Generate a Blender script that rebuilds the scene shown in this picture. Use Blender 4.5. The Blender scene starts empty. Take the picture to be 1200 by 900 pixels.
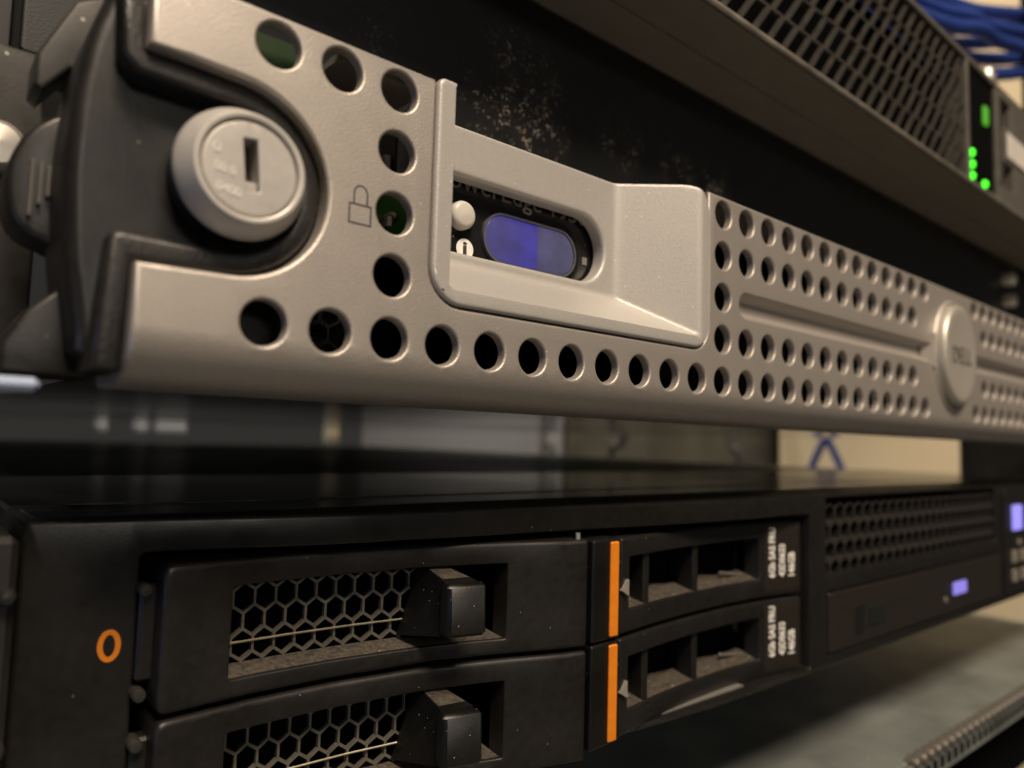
import bpy, math, random
import numpy as np
from mathutils import Matrix, Vector
from mathutils.geometry import delaunay_2d_cdt
random.seed(7); rng = np.random.default_rng(7)
S = bpy.context.scene
COL = S.collection
MM = 0.001

# ------------------------------------------------------------------ camera
cam = bpy.data.cameras.new('camera'); cam_o = bpy.data.objects.new('camera', cam); COL.objects.link(cam_o)
cam_o.matrix_world = Matrix(((0.76168, -0.07193, -0.64395, -0.04623),
                             (-0.64731, -0.04018, -0.76117, -0.07815),
                             (0.02888, 0.9966, -0.07716, -0.02784),
                             (0, 0, 0, 1)))
cam.sensor_width = 36; cam.lens = 25.746
cam.clip_start = 0.003; cam.clip_end = 50
cam.dof.use_dof = True; cam.dof.focus_distance = 0.112; cam.dof.aperture_fstop = 15
S.camera = cam_o

# ------------------------------------------------------------------ world, exposure, room lamps and added fill lights
w = bpy.data.worlds.new('World'); S.world = w; w.use_nodes = True
w.node_tree.nodes['Background'].inputs[0].default_value = (1, .93, .84, 1)
w.node_tree.nodes['Background'].inputs[1].default_value = 0.030
S.view_settings.view_transform = 'Standard'; S.view_settings.look = 'None'
S.view_settings.exposure = 0; S.view_settings.gamma = 1
S.cycles.max_bounces = 8; S.cycles.use_denoising = True

def area(name, loc, target, sx, sy, power, col):
    l = bpy.data.lights.new(name, 'AREA'); l.shape = 'RECTANGLE'; l.size = sx; l.size_y = sy
    l.energy = power; l.color = col
    o = bpy.data.objects.new(name, l); COL.objects.link(o); o.location = loc
    o.rotation_euler = (Vector(target) - Vector(loc)).to_track_quat('-Z', 'Y').to_euler()
    return o
area('ceiling_lamp', (-.14, -.66, .92), (.02, 0, 0), .42, .28, 19, (1, .82, .63))
area('wall_fill_light', (.50, .75, 1.0), (.65, .30, 0), .5, .5, 29, (1, .84, .6))  # added unseen light that brightens the wall behind the gap
area('shelf_fill_light', (-.15, -2.2, .60), (0, 0, -.1), .6, .3, 5, (1, .92, .8))  # added unseen light that lifts the shadow on the shelf
area('socket_fill_light', (.15, .72, .25), (.15, .77, -.03), .3, .05, 1.0, (.75, .85, 1))  # added unseen light for the pale blocks at the rear
area('cold_side_lamp', (-.30, -.10, -.10), (-.035, .01, -.03), .05, .05, .05, (.35, .52, 1))

# ------------------------------------------------------------------ materials
def mat(name, base, rough=.5, metal=0., noise=0., nscale=900, bump=0., bscale=2500, specks=0., speck_col=(.7, .66, .58), sscale=900, spec=.5, emit=None, es=1, rvar=0., coat=0):
    m = bpy.data.materials.new(name); m.use_nodes = True; n = m.node_tree.nodes; L = m.node_tree.links
    b = n['Principled BSDF']
    b.inputs['Base Color'].default_value = (*base, 1); b.inputs['Roughness'].default_value = rough
    b.inputs['Metallic'].default_value = metal; b.inputs['Specular IOR Level'].default_value = spec
    if coat: b.inputs['Coat Weight'].default_value = coat
    if emit: b.inputs['Emission Color'].default_value = (*emit, 1); b.inputs['Emission Strength'].default_value = es
    tc = n.new('ShaderNodeTexCoord')
    col = None
    if noise or specks or rvar:
        nz = n.new('ShaderNodeTexNoise'); nz.inputs['Scale'].default_value = nscale; nz.inputs['Detail'].default_value = 6
        L.new(tc.outputs['Object'], nz.inputs['Vector'])
    if noise:
        r = n.new('ShaderNodeValToRGB')
        r.color_ramp.elements[0].position = .3; r.color_ramp.elements[1].position = .7
        r.color_ramp.elements[0].color = (*[max(0, c * (1 - noise)) for c in base], 1)
        r.color_ramp.elements[1].color = (*[min(1, c * (1 + noise)) for c in base], 1)
        L.new(nz.outputs['Fac'], r.inputs['Fac']); col = r.outputs['Color']
    if rvar:
        mr = n.new('ShaderNodeMapRange'); mr.inputs['To Min'].default_value = max(.02, rough - rvar); mr.inputs['To Max'].default_value = min(1, rough + rvar)
        mr.inputs['From Min'].default_value = .3; mr.inputs['From Max'].default_value = .7
        n2 = n.new('ShaderNodeTexNoise'); n2.inputs['Scale'].default_value = nscale * .13; n2.inputs['Detail'].default_value = 5
        L.new(tc.outputs['Object'], n2.inputs['Vector'])
        L.new(n2.outputs['Fac'], mr.inputs['Value']); L.new(mr.outputs['Result'], b.inputs['Roughness'])
    if specks:
        v = n.new('ShaderNodeTexVoronoi'); v.inputs['Scale'].default_value = sscale
        L.new(tc.outputs['Object'], v.inputs['Vector'])
        sp = n.new('ShaderNodeSeparateColor'); L.new(v.outputs['Color'], sp.inputs['Color'])
        g = n.new('ShaderNodeMath'); g.operation = 'LESS_THAN'; g.inputs[1].default_value = specks; L.new(sp.outputs['Red'], g.inputs[0])
        dd = n.new('ShaderNodeMath'); dd.operation = 'LESS_THAN'; dd.inputs[1].default_value = .22; L.new(v.outputs['Distance'], dd.inputs[0])
        mu = n.new('ShaderNodeMath'); mu.operation = 'MULTIPLY'; L.new(g.outputs[0], mu.inputs[0]); L.new(dd.outputs[0], mu.inputs[1])
        mx = n.new('ShaderNodeMix'); mx.data_type = 'RGBA'
        L.new(mu.outputs[0], mx.inputs['Factor'])
        mx.inputs[6].default_value = (*base, 1); mx.inputs[7].default_value = (*speck_col, 1)
        if col: L.new(col, mx.inputs[6])
        col = mx.outputs[2]
    if col: L.new(col, b.inputs['Base Color'])
    if bump:
        bz = n.new('ShaderNodeTexNoise'); bz.inputs['Scale'].default_value = bscale; bz.inputs['Detail'].default_value = 3
        L.new(tc.outputs['Object'], bz.inputs['Vector'])
        bp = n.new('ShaderNodeBump'); bp.inputs['Strength'].default_value = bump; bp.inputs['Distance'].default_value = .0002
        L.new(bz.outputs['Fac'], bp.inputs['Height']); L.new(bp.outputs['Normal'], b.inputs['Normal'])
    return m

SILVER = mat('silver_bezel_paint', (.485, .445, .405), .48, .60, .05, 2600, .30, 4200, .004, (.75, .70, .62), 1500, rvar=.02)
LIGHT = mat('light_silver_paint', (.50, .48, .45), .46, .28, .04, 1800, .25, 4200, .014, (.9, .85, .75), 2000, rvar=.02)
LOCKM = mat('lock_satin_metal', (.56, .535, .50), .40, .22, .05, 900, .06, 4000, rvar=.08)
BADGE = mat('badge_satin_metal', (.60, .57, .50), .38, .5, .04, 900, .05, 3000)
LATCH = mat('latch_black_plastic', (.0135, .0125, .0115), .36, 0, .25, 900, .10, 3000, .006, (.16, .15, .13), 1500, rvar=.1)
LIPM = mat('glossy_black_plastic', (.020, .0185, .017), .34, 0, .2, 900, .4, 2600, rvar=.1)
PLATE = mat('grey_rack_steel', (.032, .030, .027), .5, .2, .2, 500, .1, 2000, .02, (.3, .28, .25), 900)
IBM = mat('charcoal_server_plastic', (.0115, .0105, .0095), .36, 0, .2, 700, .07, 3600, .004, (.13, .12, .10), 1700, rvar=.1)
TRAY = mat('matt_black_carrier_plastic', (.0105, .0095, .0088), .44, 0, .25, 800, .10, 3200, .005, (.16, .15, .125), 1900, rvar=.1)
DUSTY = mat('dusty_black_plastic', (.060, .050, .038), .8, 0, .6, 1400, .6, 1800, .05, (.36, .33, .27), 1300)
GLOSS = mat('glossy_black_plastic_clip', (.0045, .0045, .0042), .42, 0, .2, 900, .1, 3000, .02, (.3, .28, .25), 2400, rvar=.08)
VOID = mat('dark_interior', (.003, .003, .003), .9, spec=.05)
DARKPCB = mat('dark_chassis_steel', (.02, .02, .02), .5, .3)
MESHM = mat('dull_mesh_steel', (.22, .20, .165), .42, .6, .2, 900)
WIREM = mat('bright_edge_steel', (.55, .50, .34), .35, .8, .2, 700)
ORANGE = mat('orange_plastic', (.80, .235, .012), .45, 0, .06, 500, .08, 2500)
WHITE = mat('white_print', (.92, .90, .84), .6, 0, .1, 1500)
DKPRINT = mat('dark_print', (.045, .04, .037), .6)
LABEL = mat('brown_black_label', (.020, .0165, .0135), .4, 0, .15, 900, .05, 2000)
LIDSTRIP = mat('blue_black_lid_strip', (.024, .026, .031), .17, 0, .3, 60, .05, 400, rvar=.06, spec=.42)
LID = mat('glossy_black_lid', (.022, .024, .029), .34, 0, .3, 60, .05, 400, rvar=.06, spec=.32)
ZINC = mat('galvanised_steel', (.70, .71, .72), .10, 1, .15, 60, .03, 300, rvar=.04)
BRIGHTSTEEL = mat('bright_steel_floor', (.7, .68, .64), .4, .8, .05, 200)
SWITCH = mat('switch_case_paint', (.165, .150, .120), .48, .1, .08, 150, .08, 1800, rvar=.06)
SWEDGE = mat('switch_edge_paint', (.15, .138, .12), .4, .3, .15, 300, .1, 1800)
GRILLE = mat('dusty_grille_paint', (.060, .055, .047), .42, .2, .3, 250, .1, 2000, .05, (.25, .22, .18), 700)
BLUE = mat('blue_cable_jacket', (.016, .045, .24), .45, 0, .15, 60, .05, 900)
WALL = mat('beige_wall_paint', (.62, .53, .38), .8, 0, .08, 6)
GREYP = mat('pale_grey_panel', (.20, .205, .215), .7, 0, .08, 8)
TRAYM = mat('grey_green_shelf_steel', (.22, .24, .23), .42, .2, .3, 45, .06, 600, .05, (.36, .34, .30), 420, rvar=.08)
RUBBER = mat('rear_dark_case', (.03, .03, .033), .5, 0, .2, 40)
SCREWM = mat('pale_zinc_screw', (.65, .62, .56), .35, .7)
PAPER = mat('pale_label_paper', (.62, .58, .52), .7, 0, .08, 80)
GREENP = mat('dark_green_circuit_board', (.015, .05, .01), .5, 0, .2, 500)
GREENLED = mat('green_led', (.02, .2, .01), .4, emit=(.06, 1, .02), es=2.2)
DIMGREEN = mat('dim_green_led', (.02, .1, .01), .4, emit=(.14, .7, .03), es=.45)
BLUELED = mat('blue_led', (.1, .1, .3), .4, emit=(.35, .30, 1), es=1.0)
WARMKEY = mat('pale_key', (.22, .20, .16), .5)
GLASSB = mat('smoked_display_panel', (.012, .012, .013), .18, 0, .2, 300, specks=.006, sscale=2500, rvar=.04)
BUTTON = mat('cream_button', (.60, .57, .52), .4, 0, .04, 900)

# dusty blanking panel: black paint with patches of grey and brown dust grains where the paint was scuffed
def dust_panel_mat():
    m = mat('dusty_black_panel_paint', (.0042, .0048, .0055), .5, 0, .35, 160, .14, 3400, rvar=.08)
    n = m.node_tree.nodes; L = m.node_tree.links; b = n['Principled BSDF']
    tc = n.new('ShaderNodeTexCoord')
    old = b.inputs['Base Color'].links[0].from_socket
    mask = None
    for (x, z, r, k) in [(47, 41, 17, .9), (79, 43, 9, .6), (101, 38, 11, .7), (114, 37, 14, .9), (12, 48, 12, .15)]:
        d = n.new('ShaderNodeVectorMath'); d.operation = 'DISTANCE'; L.new(tc.outputs['Object'], d.inputs[0])
        d.inputs[1].default_value = (x * MM, 0, z * MM)
        mr = n.new('ShaderNodeMapRange'); mr.inputs['From Min'].default_value = r * MM; mr.inputs['From Max'].default_value = r * .35 * MM
        mr.inputs['To Max'].default_value = k; L.new(d.outputs['Value'], mr.inputs['Value'])
        if mask is None: mask = mr.outputs['Result']
        else:
            a = n.new('ShaderNodeMath'); a.operation = 'MAXIMUM'; L.new(mask, a.inputs[0]); L.new(mr.outputs['Result'], a.inputs[1]); mask = a.outputs[0]
    v = n.new('ShaderNodeTexVoronoi'); v.inputs['Scale'].default_value = 2100; L.new(tc.outputs['Object'], v.inputs['Vector'])
    sc = n.new('ShaderNodeSeparateColor'); L.new(v.outputs['Color'], sc.inputs['Color'])
    nz = n.new('ShaderNodeTexNoise'); nz.inputs['Scale'].default_value = 330; nz.inputs['Detail'].default_value = 5; L.new(tc.outputs['Object'], nz.inputs['Vector'])
    a1 = n.new('ShaderNodeMath'); a1.operation = 'MULTIPLY'; L.new(sc.outputs['Red'], a1.inputs[0]); L.new(nz.outputs['Fac'], a1.inputs[1])
    a2 = n.new('ShaderNodeMapRange'); a2.inputs['From Min'].default_value = .40; a2.inputs['From Max'].default_value = .50; L.new(a1.outputs[0], a2.inputs['Value'])
    cz = n.new('ShaderNodeTexNoise'); cz.inputs['Scale'].default_value = 95; cz.inputs['Detail'].default_value = 4; L.new(tc.outputs['Object'], cz.inputs['Vector'])
    cr = n.new('ShaderNodeMapRange'); cr.inputs['From Min'].default_value = .42; cr.inputs['From Max'].default_value = .62; cr.inputs['To Min'].default_value = .08; L.new(cz.outputs['Fac'], cr.inputs['Value'])
    cm = n.new('ShaderNodeMath'); cm.operation = 'MULTIPLY'; L.new(mask, cm.inputs[0]); L.new(cr.outputs['Result'], cm.inputs[1])
    film = n.new('ShaderNodeMath'); film.operation = 'MULTIPLY'; film.inputs[1].default_value = .045; L.new(cm.outputs[0], film.inputs[0])
    a0 = n.new('ShaderNodeMath'); a0.operation = 'MULTIPLY'; L.new(a2.outputs['Result'], a0.inputs[0]); L.new(cm.outputs[0], a0.inputs[1])
    a3 = n.new('ShaderNodeMath'); a3.operation = 'MAXIMUM'; L.new(a0.outputs[0], a3.inputs[0]); L.new(film.outputs[0], a3.inputs[1])
    r = n.new('ShaderNodeValToRGB'); r.color_ramp.elements[0].color = (.30, .17, .08, 1); r.color_ramp.elements[1].color = (.62, .58, .52, 1)
    r.color_ramp.elements[0].position = .2; r.color_ramp.elements[1].position = .45
    L.new(sc.outputs['Green'], r.inputs['Fac'])
    mx = n.new('ShaderNodeMix'); mx.data_type = 'RGBA'; L.new(a3.outputs[0], mx.inputs['Factor']); L.new(old, mx.inputs[6]); L.new(r.outputs['Color'], mx.inputs[7])
    L.new(mx.outputs[2], b.inputs['Base Color'])
    return m
DUSTPANEL = dust_panel_mat()

def lcd_mat():
    m = mat('blue_backlit_lcd', (.05, .05, .09), .25); n = m.node_tree.nodes; L = m.node_tree.links; b = n['Principled BSDF']
    tc = n.new('ShaderNodeTexCoord'); sx = n.new('ShaderNodeSeparateXYZ'); L.new(tc.outputs['Object'], sx.inputs[0])
    r = n.new('ShaderNodeValToRGB'); r.color_ramp.interpolation = 'LINEAR'
    e = r.color_ramp.elements; e[0].position = 0; e[0].color = (.045, .042, .19, 1); e[1].position = .58; e[1].color = (.062, .060, .14, 1)
    for p, c in ((.565, (.030, .022, .32, 1)), (.26, (.038, .032, .24, 1)), (.42, (.030, .022, .32, 1)), (.86, (.048, .048, .10, 1))):
        q = e.new(p); q.color = c
    mr = n.new('ShaderNodeMapRange'); mr.inputs['From Min'].default_value = .0243 - .185; mr.inputs['From Max'].default_value = .0445 - .185
    L.new(sx.outputs['X'], mr.inputs['Value']); L.new(mr.outputs['Result'], r.inputs['Fac'])
    nz = n.new('ShaderNodeTexNoise'); nz.inputs['Scale'].default_value = 240; nz.inputs['Detail'].default_value = 3; L.new(tc.outputs['Object'], nz.inputs['Vector'])
    mm = n.new('ShaderNodeMapRange'); mm.inputs['From Min'].default_value = .3; mm.inputs['From Max'].default_value = .7; mm.inputs['To Min'].default_value = .45; mm.inputs['To Max'].default_value = .95
    L.new(nz.outputs['Fac'], mm.inputs['Value'])
    L.new(r.outputs['Color'], b.inputs['Emission Color']); L.new(mm.outputs['Result'], b.inputs['Emission Strength'])
    return m
LCD = lcd_mat()

# ------------------------------------------------------------------ mesh helpers (all in millimetres)
class MB:
    def __init__(s): s.v = []; s.f = []
    def add(s, vs, fs):
        o = len(s.v); s.v += [tuple(map(float, p)) for p in vs]; s.f += [tuple(i + o for i in f) for f in fs]; return s
    def box(s, x0, x1, y0, y1, z0, z1, b=0):
        if b <= 0:
            vs = [(x, y, z) for x in (x0, x1) for y in (y0, y1) for z in (z0, z1)]
            return s.add(vs, [(0, 1, 3, 2), (4, 6, 7, 5), (0, 4, 5, 1), (2, 3, 7, 6), (0, 2, 6, 4), (1, 5, 7, 3)])
        # chamfered box
        vs = []; idx = {}
        X, Y, Z = (x0, x1), (y0, y1), (z0, z1); sg = (1, -1)
        for i in (0, 1):
            for j in (0, 1):
                for k in (0, 1):
                    for a in range(3):
                        p = [X[i] + sg[i] * b, Y[j] + sg[j] * b, Z[k] + sg[k] * b]
                        p[a] = (X[i], Y[j], Z[k])[a]; idx[i, j, k, a] = len(vs); vs.append(p)
        fs = []
        for a in range(3):
            u, w_ = [t for t in range(3) if t != a]
            for q in (0, 1):
                loop = []
                for (p1, p2) in ((0, 0), (1, 0), (1, 1), (0, 1)):
                    c = [0, 0, 0]; c[a] = q; c[u] = p1; c[w_] = p2; loop.append(idx[c[0], c[1], c[2], a])
                fs.append(tuple(loop))
        for a in range(3):
            u, w_ = [t for t in range(3) if t != a]
            for p1 in (0, 1):
                for p2 in (0, 1):
                    c0 = [0, 0, 0]; c1 = [0, 0, 0]; c0[a] = 0; c1[a] = 1
                    for c in (c0, c1): c[u] = p1; c[w_] = p2
                    fs.append((idx[(*c0, u)], idx[(*c1, u)], idx[(*c1, w_)], idx[(*c0, w_)]))
        for i in (0, 1):
            for j in (0, 1):
                for k in (0, 1): fs.append(tuple(idx[i, j, k, a] for a in range(3)))
        return s.add(vs, fs)
    def lathe(s, cx, cz, prof, n=48, sx=1, sz=1):          # axis along y, profile of (radius, y)
        vs = []; fs = []
        for (r, y) in prof:
            for i in range(n):
                a = 2 * math.pi * i / n; vs.append((cx + r * sx * math.cos(a), y, cz + r * sz * math.sin(a)))
        for k in range(len(prof) - 1):
            for i in range(n):
                j = (i + 1) % n; fs.append((k * n + i, k * n + j, (k + 1) * n + j, (k + 1) * n + i))
        if prof[0][0] > 0: fs.append(tuple(range(n)))
        if prof[-1][0] > 0: fs.append(tuple((len(prof) - 1) * n + i for i in range(n)))
        return s.add(vs, fs)
    def prism(s, poly, y0, y1):
        n = len(poly); vs = [(x, y0, z) for x, z in poly] + [(x, y1, z) for x, z in poly]
        return s.add(vs, [tuple(range(n)), tuple(range(2 * n - 1, n - 1, -1))] + [(i, (i + 1) % n, n + (i + 1) % n, n + i) for i in range(n)])
    def tube(s, pts, r, n=10):
        P = [Vector(p) for p in pts]; vs = []; fs = []
        for i, p in enumerate(P):
            t = (P[min(i + 1, len(P) - 1)] - P[max(i - 1, 0)]).normalized()
            u = t.orthogonal().normalized() if i == 0 else (u - t * u.dot(t)).normalized()
            v = t.cross(u)
            for k in range(n):
                a = 2 * math.pi * k / n; vs.append(p + (u * math.cos(a) + v * math.sin(a)) * r)
        for i in range(len(P) - 1):
            for k in range(n):
                l = (k + 1) % n; fs.append((i * n + k, i * n + l, (i + 1) * n + l, (i + 1) * n + k))
        fs += [tuple(range(n - 1, -1, -1)), tuple((len(P) - 1) * n + k for k in range(n))]
        return s.add(vs, fs)
    def slats(s, x0, x1, z0, z1, ax, bx, bz, web, y, t):      # sheet with slanted parallelogram slots, rows staggered
        rows = int(round((z1 - z0) / bz))
        for r in range(rows):
            c = -int(bx * rows / ax) - 2
            while True:
                px = x0 + c * ax + r * bx + (ax * .2 if r % 2 else 0); pz = z0 + r * bz; c += 1
                if px > x1: break
                if px + bx < x0 - 6: continue
                P = lambda u, v: (px + u * ax + v * bx, pz + v * bz)
                o = [P(0, 0), P(1, 0), P(1, 1), P(0, 1)]; e, g = web / ax, web * .30 / bz
                h = [P(e, g), P(1 - e, g), P(1 - e, 1 - g), P(e, 1 - g)]
                vs = [(q[0], y, q[1]) for q in o + h] + [(q[0], y + t, q[1]) for q in h]
                s.add(vs, [f for k in range(4) for f in ((k, (k + 1) % 4, 4 + (k + 1) % 4, 4 + k), (4 + k, 4 + (k + 1) % 4, 8 + (k + 1) % 4, 8 + k))])
        return s
    def hexmesh(s, x0, x1, z0, z1, pitch, hole, y, t, yfn=None, clip=True):   # sheet with hexagonal holes, pointy top
        R = pitch / math.sqrt(3); rows = int((z1 - z0) / (1.5 * R)) + 2; cols = int((x1 - x0) / pitch) + 2
        for rr in range(rows):
            for c in range(cols):
                cx = x0 + c * pitch + (pitch / 2 if rr % 2 else 0); cz = z0 + rr * 1.5 * R
                if cx > x1 or cz > z1: continue
                o = [(cx + R * math.sin(k * math.pi / 3), cz + R * math.cos(k * math.pi / 3)) for k in range(6)]
                h = [(cx + hole * math.sin(k * math.pi / 3), cz + hole * math.cos(k * math.pi / 3)) for k in range(6)]
                yy = (lambda q: y + (yfn(q[0]) if yfn else 0))
                vs = [(q[0], yy(q), q[1]) for q in o] + [(q[0], yy(q), q[1]) for q in h] + [(q[0], yy(q) + t, q[1]) for q in h]
                fs = []
                for k in range(6):
                    l = (k + 1) % 6; fs += [(k, l, 6 + l, 6 + k), (6 + k, 6 + l, 12 + l, 12 + k)]
                s.add(vs, fs)
        return s
    def xf(s, fn): s.v = [tuple(fn(*p)) for p in s.v]; return s

OFF = {}
def obj(name, mb, m, parent=None, smooth=35, wn=False, **props):
    off = OFF.get(parent.name, (0, 0, 0)) if parent else (0, 0, 0)
    me = bpy.data.meshes.new(name)
    me.from_pydata([((x - off[0]) * MM, (y - off[1]) * MM, (z - off[2]) * MM) for x, y, z in mb.v], [], mb.f)
    me.validate(); me.update()
    if smooth:
        me.shade_smooth()
        me.set_sharp_from_angle(angle=math.radians(smooth))
    me.materials.append(m)
    o = bpy.data.objects.new(name, me); COL.objects.link(o)
    if parent: o.parent = parent
    OFF[o.name] = off
    if wn:
        md = o.modifiers.new('weighted', 'WEIGHTED_NORMAL'); md.keep_sharp = True; md.weight = 100
    for k, v in props.items(): o[k] = v
    return o
def thing(name, label, cat, loc=(0, 0, 0), group=None):
    o = bpy.data.objects.new(name, None); COL.objects.link(o); o.location = [c * MM for c in loc]
    o.empty_display_size = .01
    o['label'] = label; o['category'] = cat
    if group: o['group'] = group
    OFF[o.name] = loc
    return o
def tag(o, label, cat, group=None):
    o['label'] = label; o['category'] = cat
    if group: o['group'] = group
    return o
def copy_tree(o, loc_delta, label):
    r = o.copy(); COL.objects.link(r); r.location = Vector(o.location) + Vector(loc_delta) * MM; r['label'] = label
    for c in list(o.children):
        d = c.copy(); COL.objects.link(d); d.parent = r
        for g in list(c.children):
            h = g.copy(); COL.objects.link(h); h.parent = d
    return r

def area2(l): return sum(l[i][0] * l[(i + 1) % len(l)][1] - l[(i + 1) % len(l)][0] * l[i][1] for i in range(len(l)))
def ccw(l): return list(l) if area2(l) > 0 else list(l)[::-1]
def circ(cx, cz, r, n=28, rz=None):
    rz = rz or r
    return [(cx + r * math.cos(2 * math.pi * i / n), cz + rz * math.sin(2 * math.pi * i / n)) for i in range(n)]
def rrect(x0, x1, z0, z1, r=1., n=5):
    rr = r if isinstance(r, (tuple, list)) else (r,) * 4      # bottom-left, bottom-right, top-right, top-left
    out = []
    for (cx, cz, a0, q) in ((x0 + rr[0], z0 + rr[0], 180, rr[0]), (x1 - rr[1], z0 + rr[1], 270, rr[1]), (x1 - rr[2], z1 - rr[2], 0, rr[2]), (x0 + rr[3], z1 - rr[3], 90, rr[3])):
        if q <= 0: out.append((cx, cz)); continue
        for i in range(n + 1):
            a = math.radians(a0 + 90 * i / n); out.append((cx + q * math.cos(a), cz + q * math.sin(a)))
    return out
def inset(loop, d):
    a = np.array(loop, float); p = np.roll(a, 1, 0); n = np.roll(a, -1, 0)
    def nrm(e): e = e / np.maximum(np.linalg.norm(e, axis=1, keepdims=True), 1e-9); return np.stack([-e[:, 1], e[:, 0]], 1)
    n1 = nrm(a - p); n2 = nrm(n - a); b = n1 + n2; L = (b * b).sum(1, keepdims=True)
    return a + d * 2 * b / np.maximum(L, .4)
def inside(P, loops):
    P = np.asarray(P, float); c = np.zeros(len(P), bool)
    for l in loops:
        a = np.asarray(l, float); b = np.roll(a, -1, 0)
        for (x1, z1), (x2, z2) in zip(a, b):
            if z1 == z2: continue
            m = ((z1 > P[:, 1]) != (z2 > P[:, 1])) & (P[:, 0] < (x2 - x1) * (P[:, 1] - z1) / (z2 - z1) + x1)
            c ^= m
    return c
def densify(l, m):
    o = []
    for i in range(len(l)):
        a, b = l[i], l[(i + 1) % len(l)]; n = max(1, int(math.ceil(math.hypot(b[0] - a[0], b[1] - a[1]) / m)))
        o += [(a[0] + (b[0] - a[0]) * j / n, a[1] + (b[1] - a[1]) * j / n) for j in range(n)]
    return o
def plate(outline, holes=(), fo=.4, fh=.3, t=3., f=None, grid=None, rows=None, smap=None, k=3, side=True, th=None):
    """Front sheet with rounded edges: outline/holes are loops of (x, z); f(x, z) is the depth of the face."""
    f = f or (lambda x, z: 0 * x)
    smap = smap or (lambda x, z, d: np.stack([x, f(x, z) + d, z], 1))
    mb = MB(); inner = []
    if grid: outline = densify(outline, grid[0] * 1.3); holes = [densify(h, grid[0] * 1.3) for h in holes]
    for li, l in enumerate([ccw(outline)] + [ccw(h)[::-1] for h in holes]):
        r = fo if li == 0 else fh; n = len(l); tt = t if li == 0 else (th or t)
        rings = []
        if side and tt > 0: rings.append((0, tt))
        if r > 0:
            for j in range(k + 1):
                a = math.pi / 2 * j / k; rings.append((r * (1 - math.cos(a)), r * (1 - math.sin(a))))
        else: rings.append((0, 0))
        vs = []
        for (i_, d) in rings:
            q = inset(l, i_) if i_ else np.array(l, float); vs.append(smap(q[:, 0], q[:, 1], np.full(n, d)))
        fs = [(a * n + i, a * n + (i + 1) % n, (a + 1) * n + (i + 1) % n, (a + 1) * n + i) for a in range(len(rings) - 1) for i in range(n)]
        if len(rings) > 1: mb.add(np.concatenate(vs), fs)
        inner.append(inset(l, r) if r else np.array(l, float))
    pts = np.concatenate(inner); edges = []; o = 0
    for l in inner:
        n = len(l); edges += [(o + i, o + (i + 1) % n) for i in range(n)]; o += n
    extra = []
    if grid:
        gx, gz = grid; mn = inner[0].min(0); mx = inner[0].max(0)
        X, Z = np.meshgrid(np.arange(mn[0] + gx / 2, mx[0], gx), np.arange(mn[1] + gz / 2, mx[1], gz)); extra.append(np.stack([X.ravel(), Z.ravel()], 1))
    if rows is not None:
        X, Z = np.meshgrid(np.array(rows[0]), np.array(rows[1])); extra.append(np.stack([X.ravel(), Z.ravel()], 1))
    if extra:
        E_ = np.concatenate(extra); E_ = E_[inside(E_, inner)]
        md = .35 * min(grid) if grid else .2
        keep = np.ones(len(E_), bool)
        for q in pts: keep &= ((E_ - q) ** 2).sum(1) > md * md
        E_ = E_[keep]
        if rows is not None:
            b0 = len(pts)
            for zz in rows[1]:
                ix = np.nonzero(np.abs(E_[:, 1] - zz) < 1e-9)[0]; ix = ix[np.argsort(E_[ix, 0])]
                edges += [(b0 + int(a), b0 + int(b)) for a, b in zip(ix[:-1], ix[1:]) if E_[b, 0] - E_[a, 0] < 2.1]
        pts = np.concatenate([pts, E_])
    r = delaunay_2d_cdt([Vector(p) for p in pts.tolist()], edges, [], 0, 1e-7)
    V = np.array([tuple(v) for v in r[0]]); F = np.array([tuple(q) for q in r[2]])
    F = F[inside(V[F].mean(1), inner)]
    mb.add(smap(V[:, 0], V[:, 1], np.zeros(len(V))), [tuple(int(i) for i in q) for q in F])
    # weld
    key = {}; remap = []; nv = []
    for p in mb.v:
        q = (round(p[0], 4), round(p[1], 4), round(p[2], 4))
        if q not in key: key[q] = len(nv); nv.append(p)
        remap.append(key[q])
    nf = []
    for q in mb.f:
        g = []
        for i in q:
            j = remap[i]
            if j not in g: g.append(j)
        if len(g) > 2: nf.append(tuple(g))
    mb.v, mb.f = nv, nf
    return mb
def text_mb(body, fn, fit=None, extrude=.0, bold=0., res=3):
    """Letters as a mesh; fit=(length, height) of the text block; fn(u, v, e) -> millimetre position."""
    c = bpy.data.curves.new('t', 'FONT'); c.body = body; c.size = 1; c.resolution_u = res; c.offset = bold
    if extrude: c.extrude = .5
    o = bpy.data.objects.new('t', c); COL.objects.link(o)
    dg = bpy.context.evaluated_depsgraph_get(); me = bpy.data.meshes.new_from_object(o.evaluated_get(dg))
    V = np.array([v.co[:] for v in me.vertices]); F = [tuple(p.vertices) for p in me.polygons]
    bpy.data.objects.remove(o); bpy.data.curves.remove(c); bpy.data.meshes.remove(me)
    V[:, :2] -= V[:, :2].min(0); sz = V[:, :2].max(0)
    u = V[:, 0] / sz[0] * fit[0]; v = V[:, 1] / sz[1] * fit[1]; e = V[:, 2]
    mb = MB(); mb.add([fn(a, b, q * extrude * 2) for a, b, q in zip(u, v, e)], F)
    return mb
def recalc(o):
    import bmesh
    b = bmesh.new(); b.from_mesh(o.data); bmesh.ops.recalc_face_normals(b, faces=b.faces); b.to_mesh(o.data); b.free()

# ================================================================== THE SETTING
wl = MB()
wl.box(650, 680, 62, 318, -500, 900)
obj('wall', wl, WALL, kind='structure')
obj('floor', MB().box(-2500, 2500, -3000, 2500, -1020, -1000), mat('grey_floor_tiles', (.22, .21, .19), .6, 0, .1, 5), kind='structure')

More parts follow.
